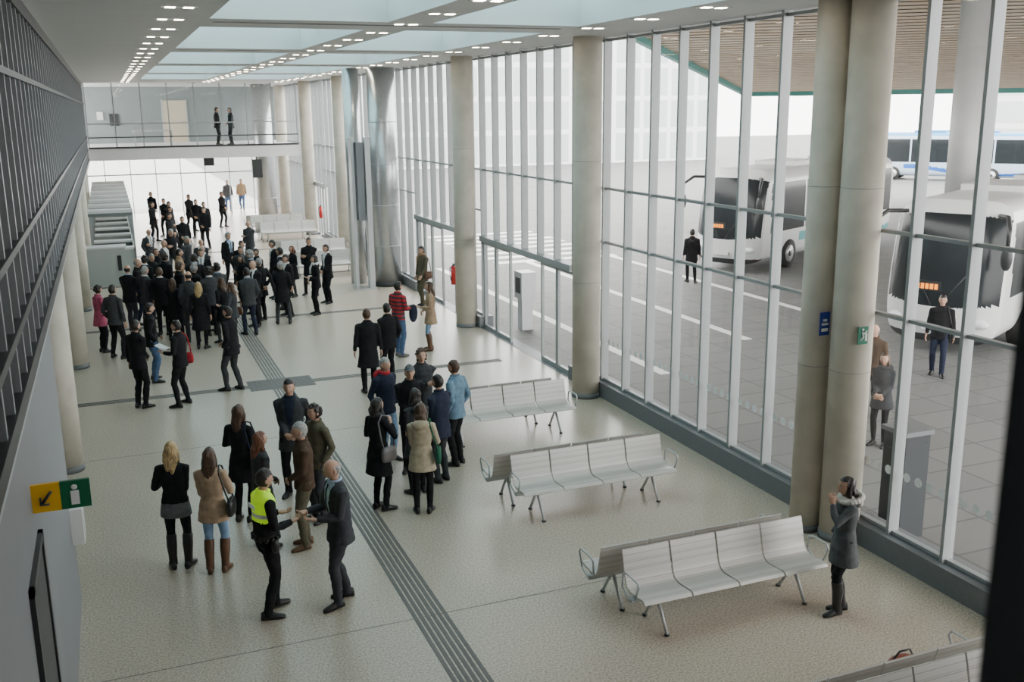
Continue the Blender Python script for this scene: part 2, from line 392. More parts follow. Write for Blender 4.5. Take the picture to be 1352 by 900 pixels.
coach("white_coach",(19.3,28.9),angb,12,accent=(.10,.42,.45))
coach("white_coach",(17.0,16.9),angb,12,accent=(.08,.35,.5))
coach("blue_coach",(54.6,62.8),math.atan2(-.587,-.81),12.5,body=(.45,.56,.68),accent=(.02,.12,.45),top=(.08,.30,.55),text="SAY",disp=False)
A=Acc(); A.box((9.2,9.42,-.02),(9.6,9.82,1.42),mat("bin_dark",(.035,.04,.045),.5)); A.box((9.17,9.39,1.42),(9.63,9.85,1.48),M_curb); A.box((9.19,9.47,.95),(9.2,9.77,1.2),M_dark); A.obj("litter_bin")
A=Acc(); A.box((9.55,23.25,-.02),(9.85,23.55,.8),M_alu); A.box((9.5,23.15,.8),(9.9,23.65,1.5),M_alu); A.box((9.49,23.25,.95),(9.5,23.55,1.35),M_dark); A.obj("ticket_validator")

# ------------------------------------------------------------ benches
def bench(x0,yc,n=4,sw=.605,shift=-.18):
    e=empty("back_to_back_bench",(x0,yc,0))
    prof=[(0,.84),(-.025,.76),(-.05,.66),(-.075,.56),(-.10,.49),(-.14,.445),(-.20,.425),(-.30,.428),(-.40,.438),(-.47,.448),(-.51,.44),(-.53,.415)]
    for side in(1,-1):
        A=Acc(); oy=-.07*side; ox=0 if side==1 else shift
        for k in range(n):
            xa=ox+k*sw+.012; xb=ox+(k+1)*sw-.012; pts=[]
            for q,(y,z) in enumerate(prof):
                y2,z2=prof[min(q+1,len(prof)-1)]; y1,z1=prof[max(q-1,0)]; d=V((y2-y1,z2-z1)).normalized(); nn=V((-d.y,d.x))*.011
                pts.append((y,z,nn))
            vs=[];fs=[]
            for (y,z,nn) in pts:
                for xx in(xa,xb): vs.append((xx,(y+nn.x)*side+oy,z+nn.y))
                for xx in(xb,xa): vs.append((xx,(y-nn.x)*side+oy,z-nn.y))
            m=len(pts)
            for i in range(m-1):
                for j in range(4): fs.append((i*4+j,i*4+(j+1)%4,(i+1)*4+(j+1)%4,(i+1)*4+j))
            fs+= [(3,2,1,0),tuple((m-1)*4+j for j in range(4))]
            A.add(vs,fs,M_perf,False)
        A.box((ox-.02,min(oy-.3*side,oy-.24*side),.34),(ox+n*sw+.02,max(oy-.3*side,oy-.24*side),.40),M_alu)
        for k in (.5,n-.5) :
            xx=ox+sw*k
            A.tube([(xx,oy-.27*side,.37),(xx,oy-.40*side,.2),(xx,oy-.52*side,.015)],[.022,.02,.018],M_alu,8)
            A.tube([(xx,oy-.27*side,.37),(xx,oy-.16*side,.2),(xx,oy-.03*side,.015)],[.022,.02,.018],M_alu,8)
            for q in(.52,.03): A.cyl((xx,oy-q*side),.03,0,.02,M_dark,12)
        for xx in (ox-.03,ox+n*sw+.03):
            A.tube([(xx,oy-.10*side,.46),(xx,oy-.12*side,.62),(xx,oy-.2*side,.655),(xx,oy-.44*side,.65),(xx,oy-.47*side,.6),(xx,oy-.40*side,.44)],.012,M_alu,6)
            A.tube([(xx,oy-.10*side,.46),(xx,oy-.27*side,.38),(xx,oy-.40*side,.44)],.012,M_alu,6)
        A.obj("seat_row",parent=e)
    return e
for x0,yc in((4.85,9.07),(4.85,12.4),(4.85,15.8),(4.85,6.0),(5.7,34.3),(5.7,37.6),(5.9,44.5),(5.9,47.6)): bench(x0,yc)
A=Acc(); A.ell((6.45,6.43,.52),(.16,.09,.07),mat("red_leather",(.28,.06,.03),.4)); A.tube([(6.32,6.43,.55),(6.38,6.4,.66),(6.5,6.4,.66),(6.58,6.43,.55)],.01,M_dark,6); A.obj("handbag")
A=Acc(); A.box((6.05,6.4,.46),(6.12,6.54,.475),M_dark); A.box((6.15,6.45,.46),(6.19,6.52,.48),M_dark); A.obj("mobile_phone")

# ------------------------------------------------------------ ticket counters
A=Acc(); G=Acc(); Mc=mat("counter_pale",(.45,.48,.46),.4); Mcd=mat("counter_grey",(.16,.18,.18),.5)
for i in range(8):
    y=36+i*2.1
    A.box((-.78,y,2.28),(.62,y+.7,2.4),M_white); A.box((-.78,y-.01,2.2),(.62,y,2.3),Mcd)
    A.box((-.78,y,1.05),(.62,y+.5,1.12),M_white)
    A.box((-.78,y+.05,0),(.6,y+.15,1.05),Mcd if i%2 else Mc)
    for x in(-.76,.57): A.box((x,y,0),(x+.05,y+.05,2.2),M_mull)
    G.add([(-.78,y+.02,1.12),(.6,y+.02,1.12),(.6,y+.02,2.28),(-.78,y+.02,2.28)],[(0,1,2,3)],M_glass)
A.box((.55,36,0),(.62,52.5,1.1),Mc)
e=empty("ticket_counter"); A.obj("desks",parent=e); G.obj("panes",parent=e)
A=Acc(); A.box((-1.0,35.0,0),(.25,35.6,1.25),Mc); A.box((-1.05,34.95,1.25),(.3,35.65,1.3),M_white); A.box((.0,34.97,.5),(.12,35.0,1.0),M_dark); A.obj("reception_desk")

# ------------------------------------------------------------ signs, extinguishers
def extinguisher(x,y,z):
    A=Acc(); Mr=mat("red_extinguisher",(.55,.02,.02),.3)
    A.cyl((x,y),.075,z-.25,z+.2,Mr,20); A.ell((x,y,z+.2),(.075,.075,.06),Mr,10); A.cyl((x,y),.025,z+.24,z+.31,M_dark,12); A.box((x-.02,y-.08,z+.3),(x+.02,y+.05,z+.33),M_dark)
    A.tube([(x,y+.03,z+.29),(x-.09,y+.05,z+.2),(x-.1,y+.02,z),(x-.08,y-.02,z-.15)],.012,M_dark,6); A.box((x,y-.06,z-.1),(XG-.1,y+.06,z+.1),M_alu)
    A.obj("fire_extinguisher")
extinguisher(8.5,25.6,1.15); extinguisher(8.5,43.9,1.2)
def sign(name,c,w,h,bgc,draw):
    A=Acc(); A.box((c[0]-w/2,c[1],c[2]-h/2),(c[0]+w/2,c[1]+.01,c[2]+h/2),mat(name+"_face",bgc,.4)); draw(A,c); A.obj(name)
Mw=mat("sign_white",(.8,.8,.8),.5)
def dr1(A,c):
    A.box((c[0]-.05,c[1]-.004,c[2]-.02),(c[0]+.05,c[1],c[2]+.01),Mw);A.box((c[0]-.03,c[1]-.004,c[2]+.03),(c[0]+.03,c[1],c[2]+.06),Mw);A.box((c[0]-.05,c[1]-.004,c[2]-.1),(c[0]+.05,c[1],c[2]-.06),Mw)
def dr2(A,c):
    A.tube([(c[0]-.05,c[1]-.004,c[2]-.06),(c[0],c[1]-.004,c[2]-.02),(c[0]-.02,c[1]-.004,c[2]+.05)],.012,Mw,6);A.ell((c[0]-.01,c[1]-.004,c[2]+.075),(.018,.005,.018),Mw,6);A.box((c[0]+.03,c[1]-.004,c[2]-.07),(c[0]+.06,c[1],c[2]+.03),Mw);A.tube([(c[0],c[1]-.004,c[2]+.02),(c[0]+.05,c[1]-.004,c[2]+.06)],.01,Mw,6)
sign("accessibility_sign",(8.28,10.02,2.88),.15,.30,(.015,.04,.30),dr1)
sign("muster_point_sign",(8.50,9.56,2.80),.15,.22,(.005,.16,.09),dr2)
A=Acc(); Y=7.85
A.box((-.77,Y,2.66),(-.57,Y+.03,2.88),mat("sign_yellow",(.80,.45,.01),.4)); A.box((-.57,Y,2.66),(-.36,Y+.03,2.88),mat("sign_green",(.005,.13,.06),.4))
A.tube([(-.63,Y-.004,2.82),(-.70,Y-.004,2.73)],.012,M_dark,6); A.tube([(-.71,Y-.004,2.78),(-.71,Y-.004,2.72),(-.65,Y-.004,2.72)],.009,M_dark,6)
A.box((-.50,Y-.004,2.69),(-.44,Y,2.80),Mw); A.ell((-.47,Y-.004,2.83),(.022,.004,.022),Mw,6)
A.obj("exit_direction_sign")
A=Acc(); A.box((-.77,11.5,.85),(-.64,11.85,1.27),M_white); A.box((-.65,11.6,.9),(-.635,11.8,1.2),M_alu); A.obj("wall_cabinet")

# ------------------------------------------------------------ people
PAL=dict(black=(.012,.012,.014),navy=(.02,.025,.045),char=(.045,.047,.052),grey=(.13,.135,.14),dgrey=(.045,.048,.055),brown=(.07,.045,.03),beige=(.38,.27,.18),cream=(.42,.36,.26),jeans=(.07,.12,.22),ljeans=(.20,.31,.46),denim=(.13,.21,.29),red=(.40,.03,.04),pink=(.42,.09,.16),white=(.75,.75,.75),yellow=(.55,.90,.02),olive=(.10,.09,.06),green=(.02,.10,.06),fur=(.6,.58,.54),lblue=(.35,.45,.6),tan=(.3,.2,.12),cgrey=(.085,.09,.095))
def C(n): return fab("cloth_"+n,PAL[n])
SKIN=mat("skin",(.50,.30,.21),.5,var=.06,scale=30); HAIRC=dict(dark=(.015,.010,.008),brown=(.06,.03,.015),auburn=(.13,.045,.02),blonde=(.42,.29,.13),grey=(.30,.29,.28))
def HM(n):
    m=mat("hair_"+n,HAIRC[n],.45)
    if len(m.node_tree.nodes)<4:
        nt=m.node_tree; b=nt.nodes["Principled BSDF"]; tc=nt.nodes.new("ShaderNodeTexCoord"); mp=nt.nodes.new("ShaderNodeMapping"); mp.inputs["Scale"].default_value=(90,90,9); nz=nt.nodes.new("ShaderNodeTexNoise"); nz.inputs["Scale"].default_value=1
        r=nt.nodes.new("ShaderNodeValToRGB"); c=HAIRC[n]; r.color_ramp.elements[0].position=.35; r.color_ramp.elements[1].position=.65; r.color_ramp.elements[0].color=rgb([q*.5 for q in c]); r.color_ramp.elements[1].color=rgb([min(1,q*1.5) for q in c])
        bp=nt.nodes.new("ShaderNodeBump"); bp.inputs["Strength"].default_value=.6; bp.inputs["Distance"].default_value=.01
        L=nt.links.new; L(tc.outputs["Object"],mp.inputs[0]); L(mp.outputs[0],nz.inputs["Vector"]); L(nz.outputs["Fac"],r.inputs[0]); L(r.outputs[0],b.inputs["Base Color"]); L(nz.outputs["Fac"],bp.inputs["Height"]); L(bp.outputs[0],b.inputs["Normal"])
    return m
LEA={k:mat("leather_"+k,c,.4) for k,c in dict(black=(.012,.012,.012),brown=(.10,.045,.02),grey=(.14,.13,.13)).items()}
def remesh(A,vox):
    me=A.mesh("tmp"); o=bpy.data.objects.new("tmp",me); COL.objects.link(o)
    import bmesh
    bm=bmesh.new(); bm.from_mesh(me); bmesh.ops.recalc_face_normals(bm,faces=bm.faces); bm.to_mesh(me); bm.free()
    r=o.modifiers.new("r","REMESH"); r.mode='VOXEL'; r.voxel_size=vox; r.adaptivity=0
    s=o.modifiers.new("s","SMOOTH"); s.factor=.5; s.iterations=2
    dg=bpy.context.evaluated_depsgraph_get(); ev=o.evaluated_get(dg); m2=ev.to_mesh()
    vs=[v.co.copy() for v in m2.vertices]; fs=[tuple(p.vertices) for p in m2.polygons]
    ev.to_mesh_clear(); bpy.data.objects.remove(o); bpy.data.meshes.remove(me); return vs,fs
def folds(vs,amt,z0,z1,ph):
    out=[]
    for p in vs:
        n=noise.noise(V((p.x*9+ph,p.y*9,p.z*5)))*.6+noise.noise(V((p.x*4+ph,p.y*4,p.z*16)))*.7
        r=math.hypot(p.x,p.y)+1e-4
        out.append(V((p.x+p.x/r*n*amt,p.y+p.y/r*n*amt,p.z)))
    return out
def ik(a,b,l1,l2,hint):
    d=b-a; L=d.length; mx=(l1+l2)*.995
    if L>mx: d=d*(mx/L); b=a+d; L=mx
    x=(l1*l1-l2*l2+L*L)/(2*L); h=math.sqrt(max(0,l1*l1-x*x)); u=d.normalized(); hn=(hint-u*hint.dot(u)).normalized()
    return a+u*x+hn*h,b
def hand(A,w,d,side,n,curl=.5,m=None):
    m=m or SKIN
    d=d.normalized(); n=(n-d*n.dot(d)).normalized(); s=d.cross(n)*side
    rings=[]
    for t,hw,th in((-.02,.026,.02),(.0,.028,.02),(.03,.038,.018),(.07,.042,.015),(.088,.038,.012)):
        c=w+d*t; rings.append([c+s*hw*math.cos(2*pi*j/10)+n*th*math.sin(2*pi*j/10) for j in range(10)])
    A.loft(rings,m)
    for i,(off,L) in enumerate(((.031,.068),(.011,.078),(-.011,.072),(-.031,.055))):
        p=w+d*.08+s*off; a=0; pts=[p]; dd=d
        for q in range(3):
            a=curl*(q+1)*.5; dd=(d*math.cos(a)+n*math.sin(a)+s*off*1.5).normalized(); p=p+dd*L*(.45,.32,.23)[q]; pts.append(p)
        A.tube(pts,[.010,.009,.008,.006],m,6)
    p=w+d*.02+s*.03; A.tube([p,p+(d*.6+s*.7+n*.2).normalized()*.032,p+(d*.8+s*.5+n*.5).normalized()*.062],[.013,.011,.008],m,6)
ARMS={'down':(.27,.02,.85),'pocket':(.215,.06,.93),'front':(.045,.21,.98),'crossed':(-.09,.20,1.2),'gesture':(.10,.30,1.12),'point':(.04,.36,1.18),'phone':(.115,.10,1.53),'face':(.05,.20,1.42),'bent':(.17,.25,1.12),'back':(.05,-.17,.98),'hip':(.21,.0,1.0),'strap':(.13,.15,1.33),'swingf':(.24,.22,.93),'swingb':(.25,-.20,.93)}
NP=[0]
def human(name,x,y,hd,h=1.72,sex='m',top='black',hem=.82,legs='black',hair='short',hc='dark',aL='down',aR='down',shoe='black',pose='stand',lean=0.0,shirt=None,tie=None,boots=None,hv=False,bag=None,scarf=None,stripe=None,turn=0,nod=0,vox=None,z0=0.0,hood=None,extra=None,cap=None,skirt=None,carry=None):
    rnd=random.Random(NP[0]*13+5); NP[0]+=1
    fem=sex=='f'; dist=math.hypot(x,y); vox=vox or (.015 if dist<17 else .020 if dist<32 else .028)
    A=Acc(); ln=lambda p: V((p[0],p[1]+lean*max(0,p[2]-.92),p[2]))
    k=.88 if fem else 1.0
    drop=0
    if pose=='stride': ft=[(-.085,.27),(.085,-.24)]; drop=.045
    elif pose=='step': ft=[(-.10,.10),(.11,-.09)]; drop=.01
    elif pose=='wide': ft=[(-.17,.02),(.17,-.02)]; drop=.01
    else: ft=[(-.095,rnd.uniform(-.03,.05)),(.095,rnd.uniform(-.03,.05))]
    if pose=='cross': ft=[(-.06,.07),(.06,-.05)]
    T=Acc(); Bt=Acc(); anks=[]
    for i,sx in enumerate((-1,1)):
        hip=V((sx*.085,0,.92-drop)); lift=.05 if (pose=='stride' and i==1) else 0
        ank=V((ft[i][0],ft[i][1],.085+lift)); kn,ank=ik(hip,ank,.43,.42,V((sx*.15,1,0)))
        anks.append(ank)
        mid=hip.lerp(kn,.5); calf=V((0,-.012,0))
        T.tube([hip+V((0,0,.06)),hip.lerp(kn,.15),mid,kn,kn.lerp(ank,.35)+calf,ank.lerp(kn,.12),ank+V((0,0,-.045))],[.095*k,.098*k,.085*k,.064*k,.066*k,.052*k,.058 if not fem else .045],SKIN,12)
        if boots:
            Bt.tube([kn.lerp(ank,.12),kn.lerp(ank,.45)+calf,kn.lerp(ank,.8),ank+V((0,0,-.04))],[.068,.068,.055,.055],SKIN,12)
        ang=(12+rnd.uniform(-5,10))*sx*pi/180; fd=V((math.sin(ang),math.cos(ang),0)); fs=V((fd.y,-fd.x,0)); rings=[]
        sm=LEA[boots] if boots else (LEA[shoe] if shoe in LEA else C(shoe))
        for t,hw,zt in((-.075,.02,.05),(-.065,.034,.09),(-.02,.038,.105),(.04,.038,.09),(.10,.044,.065),(.155,.042,.05),(.19,.028,.04),(.2,.012,.03)):
            zf=lift*(.2 if t>.05 else 1)
            c=V((ank.x,ank.y,0))+fd*t*(.93 if fem else 1); q=[]
            for j in range(10):
                a=2*pi*j/10; q.append(c+fs*hw*math.cos(a)+V((0,0,zf+max(.004,zt/2+zt/2*1.25*math.sin(a)))))
            rings.append(q)
        A.loft(rings,sm)
    pr=[(.80-drop,.13,.09),(.87-drop,.168*(1.03 if fem else 1),.112),(.95-drop,.162,.113),(1.03,.145 if not fem else .13,.10),(1.08,.13,.09)]
    def er(z,a,b,yo=0,n=18): 
        return [ln((a*math.cos(2*pi*j/n),yo+b*math.sin(2*pi*j/n)*(1.0),z)) for j in range(n)]
    T.loft([er(*q) for q in pr],SKIN)
    vs,fs=remesh(T,vox)
    ph=rnd.uniform(0,50)
    vs=[V((p.x,p.y+noise.noise(V((p.x*5+ph,p.y*5,p.z*14)))*.012,p.z)) for p in vs]
    A.add(vs,fs,C(legs),True)
    if boots: vs,fs=remesh(Bt,.014); A.add(vs,fs,LEA[boots],True)
    if skirt:
        S=Acc(); S.loft([er(.74,.198,.15),er(.82,.192,.145),er(.9,.178,.128),er(1.02,.14,.1)],SKIN); vs,fs=remesh(S,vox); A.add(vs,fs,C(skirt),True)
    T=Acc()
    if fem: tr=[(.93,.178,.128),(1.08,.142,.108),(1.22,.156,.122),(1.32,.165,.118),(1.39,.15,.10),(1.44,.10,.082),(1.49,.055,.06)]; shx,shz=.158,1.385
    else: tr=[(.95,.178,.13),(1.08,.168,.124),(1.22,.182,.130),(1.33,.196,.13),(1.41,.182,.115),(1.465,.12,.09),(1.51,.066,.066)]; shx,shz=.185,1.405
    hw=tr[0][1]; hd_=tr[0][2]
    lo=[]
    if hem<.9:
        fl=(.93-hem)
        lo=[(hem,hw+.05*fl/.4+.006,hd_+.055*fl/.4+.006)]
        if fl>.25: lo.append(((hem+.93)/2,hw+.028*fl/.4,hd_+.03*fl/.4))
    T.loft([er(*q) for q in lo+tr],SKIN)
    hands=[]
    for sx,am in((-1,aL),(1,aR)):
        sh=ln((sx*shx,-.005,shz)); w_=V(ARMS[am]) if isinstance(am,str) else V(am)
        w_=ln((w_.x*sx*(.93 if fem and am in('down','pocket','swingf','swingb') else 1),w_.y,w_.z))
        hint=V((sx*.45,-1,-.5)) if am not in('phone','face','strap') else V((sx*.7,.2,-1))
        el,wr=ik(sh,w_,.285,.255,hint)
        T.tube([sh+V((-sx*.04,0,.01)),sh,sh.lerp(el,.4),el,el.lerp(wr,.4),wr+(el-wr)*.04],[.05*k,.068*k,.06*k,.052*k,.050*k,.038*k],SKIN,12)
        hands.append((wr,(wr-el).normalized(),sx,am))
    vs,fs=remesh(T,vox)
    vs=folds(vs,.011,0,2,ph)
    Mt=C(top); Msh=C(shirt) if shirt else None; Mti=C(tie) if tie else None; Mh=mat("hi_vis_yellow",PAL['yellow'],.6,emit=(.5,.9,.02),es=.25); Mrf=mat("reflective",(.7,.72,.72),.3); Mst=C(stripe) if stripe else None
    def fn(c):
        yy=c.y-lean*max(0,c.z-.92)
        ax=abs(c.x)
        if hv:
            if c.z>1.17 and ax<shx+.0 and yy<.17: 
                if 1.22<c.z<1.265: return Mrf
                return Mh
            if .95<c.z<1.01 and ax<.19: return LEA['black']
            return Mt
        if Msh and .04<yy<.155 and c.z>1.02 and ax<(.012+.16*max(0,c.z-1.1)+(.02 if c.z>1.1 else 0)):
            if Mti and ax<.022 and c.z<1.46: return Mti
            return Msh
        if Mst and (c.z*11)%1<.45: return Mst
        return Mt
    A.add(vs,fs,Mt,True,fn)
    nb=ln((0,.0,1.50 if not fem else 1.47))
    ringp=[nb+V((.066*math.cos(a*pi/8),.066*math.sin(a*pi/8)+.004,.012*-math.sin(a*pi/8))) for a in range(17)]
    cm=Mh if hv else (C(shirt) if shirt else Mt)
    A.tube(ringp,.018 if not hood else .030,cm if not hood else C(hood),8)
    if hood: A.ell(nb+V((0,-.11,-.05)),(.13,.06,.08),C(hood),12)
    if hood=='fur':
        for a in range(22):
            t=pi*2*a/22; A.ell(nb+V((.13*math.cos(t),-.02+.13*math.sin(t)*(.8 if math.sin(t)>0 else 1.1),-.015-.03*math.sin(t))),(.038,.038,.034),C('fur'),6)
    if scarf:
        for q in range(2): A.tube([nb+V(((.075+.01*q)*math.cos(a*pi/8),(.075+.01*q)*math.sin(a*pi/8),.025*q-.005*math.sin(a*pi/8))) for a in range(17)],.028,C(scarf),8)
        A.tube([nb+V((.03,.08,0)),nb+V((.05,.13,-.1)),nb+V((.055,.14,-.28))],[.03,.035,.03],C(scarf),8,.4)
    hb=nb+V((0,.008+lean*.05,.0)); rot=Matrix.Rotation(-turn*pi/180,3,'Z')@Matrix.Rotation(-nod*pi/180,3,'X')
    A.tube([hb+V((0,-.005,-.05)),hb+V((0,0,.03)),hb+V((0,.004,.09))],[.056*k,.05*k,.05*k],SKIN,12)
    hc0=hb+V((0,.018,.125 if not fem else .13)); hr=(.075,.095,.114) if not fem else (.072,.091,.110)
    def hp(u_,sc=1.0,face=True):
        X,Y,Z=u_; px,py,pz=X,Y,Z
        if Z<0: px*=1-.28*(-Z)**1.6; py*=(1-.12*(-Z)**2) if Y>0 else (1-.35*(-Z)**1.3)
        r=V((px*hr[0]*sc,py*hr[1]*sc,pz*hr[2]*sc))
        if face and Y>0:
            r.y+=.020*math.exp(-((X/.14)**2+((Z+.12)/.16)**2))+.010*math.exp(-((X/.10)**2+((Z-.05)/.16)**2))
            for e_ in(-.38,.38): r.y-=.008*math.exp(-(((X-e_)/.16)**2+((Z-.08)/.12)**2))
            r.y+=.008*math.exp(-((X/.3)**2+((Z+.82)/.2)**2))+.006*math.exp(-((X/.25)**2+((Z+.48)/.1)**2))
            r.y+=.004*math.exp(-((X/.5)**2+((Z-.28)/.1)**2))
        return hc0+rot@r
    nu,nv=24,20
    def sph(sc,face,keep=None,off=V((0,0,0)),rough=0):
        vs=[];fs=[];di=[]
        for i in range(nv+1):
            a=pi*i/nv
            for j in range(nu):
                b=2*pi*j/nu; u_=(math.sin(a)*math.cos(b),math.sin(a)*math.sin(b),math.cos(a)); di.append(V(u_)); vs.append(hp(u_,sc+(rough*noise.noise(V(u_)*4+V((ph,0,0))) if rough else 0),face)+rot@off)
        for i in range(nv):
            for j in range(nu):
                f=(i*nu+j,(i+1)*nu+j,(i+1)*nu+(j+1)%nu,i*nu+(j+1)%nu); c=(di[f[0]]+di[f[1]]+di[f[2]]+di[f[3]])/4
                if keep is None or keep(c): fs.append(f)
        return vs,fs
    vs,fs=sph(1,True); A.add(vs,fs,SKIN,True)
    for e_ in(-1,1):
        A.ell(hp((e_*.36,.92,.09),.97),(.012,.008,.008),mat("eye_white",(.7,.68,.65),.3),6); A.ell(hp((e_*.36,.93,.09),1.03),(.006,.005,.006),mat("iris",(.02,.015,.01),.3),6)
        A.ell(hp((e_*.37,.9,.24),1.02),(.02,.006,.004),HM(hc),6)
        A.ell(hp((e_*1.0,-.05,-.05),1.0),(.010,.020,.030),SKIN,8)
    A.ell(hp((0,.88,-.46),1.02),(.024,.007,.007),mat("lips",(.36,.13,.11),.5),8)
    if hair!='none':
        hm=HM(hc)
        if hair=='bald': kp=lambda c: c.y<.1 and -.5<c.z<.25
        elif hair=='short': kp=lambda c: (c.y<.12 and c.z>-.55) or c.z>.52
        else: kp=lambda c: (c.y<.30 and c.z>-.7) or c.z>.56
        vs,fs=sph(1.10 if hair!='bald' else 1.04,False,kp,V((0,-.004,.004)),.08); A.add(vs,fs,hm,True)
        if hair=='long' or hair=='bob':
            zl=-.30 if hair=='long' else -.15
            S=Acc(); rings=[]
            for t in [0,.15,.3,.45,.6,.75,.9,1]:
                z=.04+(zl-.04)*t; wd=(.080+.014*math.sin(t*6+ph))*(1 if t<.7 else 1-1.6*(t-.7)); dp=(.055 if t<.8 else .035)
                c=hc0+rot@V((.006*math.sin(t*9),0,0))+V((0,-.042-.035*min(1,t*1.3)-(.02 if t>.4 else 0),z))
                rings.append([c+V(((wd)*math.cos(2*pi*j/16)*(1+.06*math.sin(j*2.4+t*7)),dp*math.sin(2*pi*j/16),0)) for j in range(16)])
            S.loft(rings,hm)
            S.ell(hc0+V((0,-.03,.02)),(.083,.085,.10),hm,12)
            for sx in(-1,1): S.tube([hc0+rot@V((sx*.055,-.01,.04)),hc0+rot@V((sx*.074,0,-.04)),hc0+V((sx*.078,-.01,-.12)),hc0+V((sx*.074,-.0,max(zl,-.22)))],[.026,.028,.026,.014],hm,10)
            vs,fs=remesh(S,.012)
            vs=[V((p.x+noise.noise(V((p.x*20,p.y*20,p.z*9+ph)))*.014,p.y+noise.noise(V((p.x*20+9,p.y*20,p.z*9+ph)))*.014,p.z+noise.noise(V((p.x*30,p.y*10,ph)))*.03*(p.z<hc0.z-.1))) for p in vs]
            A.add(vs,fs,hm,True)
        if hair=='pony': A.tube([hc0+V((0,-.085,.03)),hc0+V((0,-.125,-.02)),hc0+V((0,-.125,-.12)),hc0+V((0,-.11,-.2))],[.025,.034,.03,.01],hm,10)
        if hair=='curly':
            for q in range(46):
                a=rnd.uniform(0,2*pi); zz=rnd.uniform(-.5,1); rr=math.sqrt(1-zz*zz) if zz<1 else 0
                u_=(rr*math.cos(a),rr*math.sin(a),zz)
                if u_[1]>.3 and zz<.5: continue
                A.ell(hp(u_,1.06,False),(.026,.026,.024),hm,5)
    if cap:
        vs,fs=sph(1.13,False,lambda c:c.z>.35,V((0,-.002,0))); A.add(vs,fs,C(cap),True)
        A.ell(hp((0,1,.42),1.25,False),(.06,.05,.008),C(cap),8)
    for wr,d,sx,am in hands:
        if am in('pocket',): continue
        if am in('down','swingf','swingb','back'): hand(A,wr,d,sx,V((-sx,.15,0)),.55)
        elif am in('front',): hand(A,wr,V((-sx*.8,.3,-.3)),-sx,V((0,-1,0)),.7)
        elif am=='crossed': hand(A,wr,V((-sx,.1,.15)),-sx,V((0,-1,0)),.6)
        elif am in('phone','face','strap'):
            hand(A,wr,V((-sx*.3,.0,1)),sx,V((-sx,-.3,0)),1.3)
            if am=='phone': A.box(tuple(wr+V((-.01-sx*.02,-.01,.03))),tuple(wr+V((.01-sx*.02,.03,.15))),M_dark)
        else: hand(A,wr,d+V((-sx*.2,0,.1)),-sx,V((0,-.3,1)) if am!='hip' else V((-sx,0,0)),.6)
    if hv:
        for a in range(14):
            t=2*pi*a/14
            A.ell(ln((.188*math.cos(t),.138*math.sin(t),.97)),(.028,.022,.035),LEA['black'],5)
        A.ell(ln((.21,.02,.90)),(.03,.05,.09),LEA['black'],6)
        A.box(tuple(ln((-.08,-.142,1.32))),tuple(ln((.08,-.135,1.37))),Mrf)
    if bag:
        bc,sx=bag[0],bag[1]; big=bag[2] if len(bag)>2 else 1
        bm=LEA[bc] if bc in LEA else C(bc); by=.0; bz=.93 if big==1 else .88
        c=ln((sx*.245,by-.02,bz)); B=[]
        for t,q in((-1,.55),(-.9,.9),(-.4,1),(.4,.97),(.9,.85),(1,.6)):
            B.append([c+V((.045*q*big*math.cos(2*pi*j/16),.14*q*big*max(-1,min(1,1.25*math.sin(2*pi*j/16))),.11*big*t)) for j in range(16)])
        A.loft(B,bm)
        A.tube([c+V((0,.1,.1)),ln((sx*.2,.12,1.2)),ln((sx*.13,.08,1.45)),ln((sx*.12,-.02,1.49)),ln((sx*.14,-.11,1.4)),ln((sx*.21,-.13,1.15)),c+V((0,-.1,.1))],.012,bm,6,1)
    if extra=='papers':
        c=(hands[0][0]+hands[1][0])/2+V((0,.1,.04)); A.add([c+V((-.11,-.1,-.0)),c+V((.11,-.1,0)),c+V((.11,.12,.09)),c+V((-.11,.12,.09))],[(0,1,2,3)],C('white'))
    if carry:
        c=hands[1][0]+V((0,.02,-.02)); S=Acc(); S.ell(c+V((0,.05,-.12)),(.07,.13,.22),SKIN,10); S.ell(c+V((0,.02,.02)),(.06,.12,.07),SKIN,10); vs,fs=remesh(S,.018); A.add(vs,fs,C(carry),True)
    s=h/1.75; a=-hd*pi/180
    xf=Matrix.Rotation(a,4,'Z')@Matrix.Scale(s,4)
    o=A.obj(name,xf); o.location=(x,y,z0); return o

# near left group
human("woman_in_black_jacket",.38,12.28,12,1.70,'f','black',.92,'black','long','blonde','bent','front',boots='black',skirt='grey')
human("woman_in_beige_coat",.80,11.99,20,1.66,'f','beige',.74,'ljeans','long','brown','front','bent',boots='brown',bag=('black',1))
human("woman_in_black_coat",1.33,13.5,35,1.72,'f','black',.62,'black','long','brown','bent','down',bag=('navy',1))
human("woman_in_dark_coat",1.46,12.5,70,1.62,'f','char',.72,'black','long','auburn','front','front')
human("man_in_dark_coat",2.15,14.2,200,1.80,'m','char',.70,'black','short','dark','pocket','front',shirt='navy')
human("man_in_brown_jacket",1.98,12.3,275,1.72,'m','brown',.85,'olive','short','grey','front','down',shoe='brown',pose='stand')
human("man_in_olive_jacket",2.32,13.1,250,1.70,'m','olive',.8,'char','curly','dark','pocket','pocket')
human("police_officer",1.25,10.66,75,1.75,'m','black',.93,'black','short','dark','bent','bent',hv=True,boots=None,pose='step',nod=12)
human("man_in_grey_suit",2.08,10.61,262,1.78,'m','dgrey',.78,'dgrey','bald','grey','gesture','point',shirt='lblue',tie='navy',lean=.05,nod=18,pose='step')
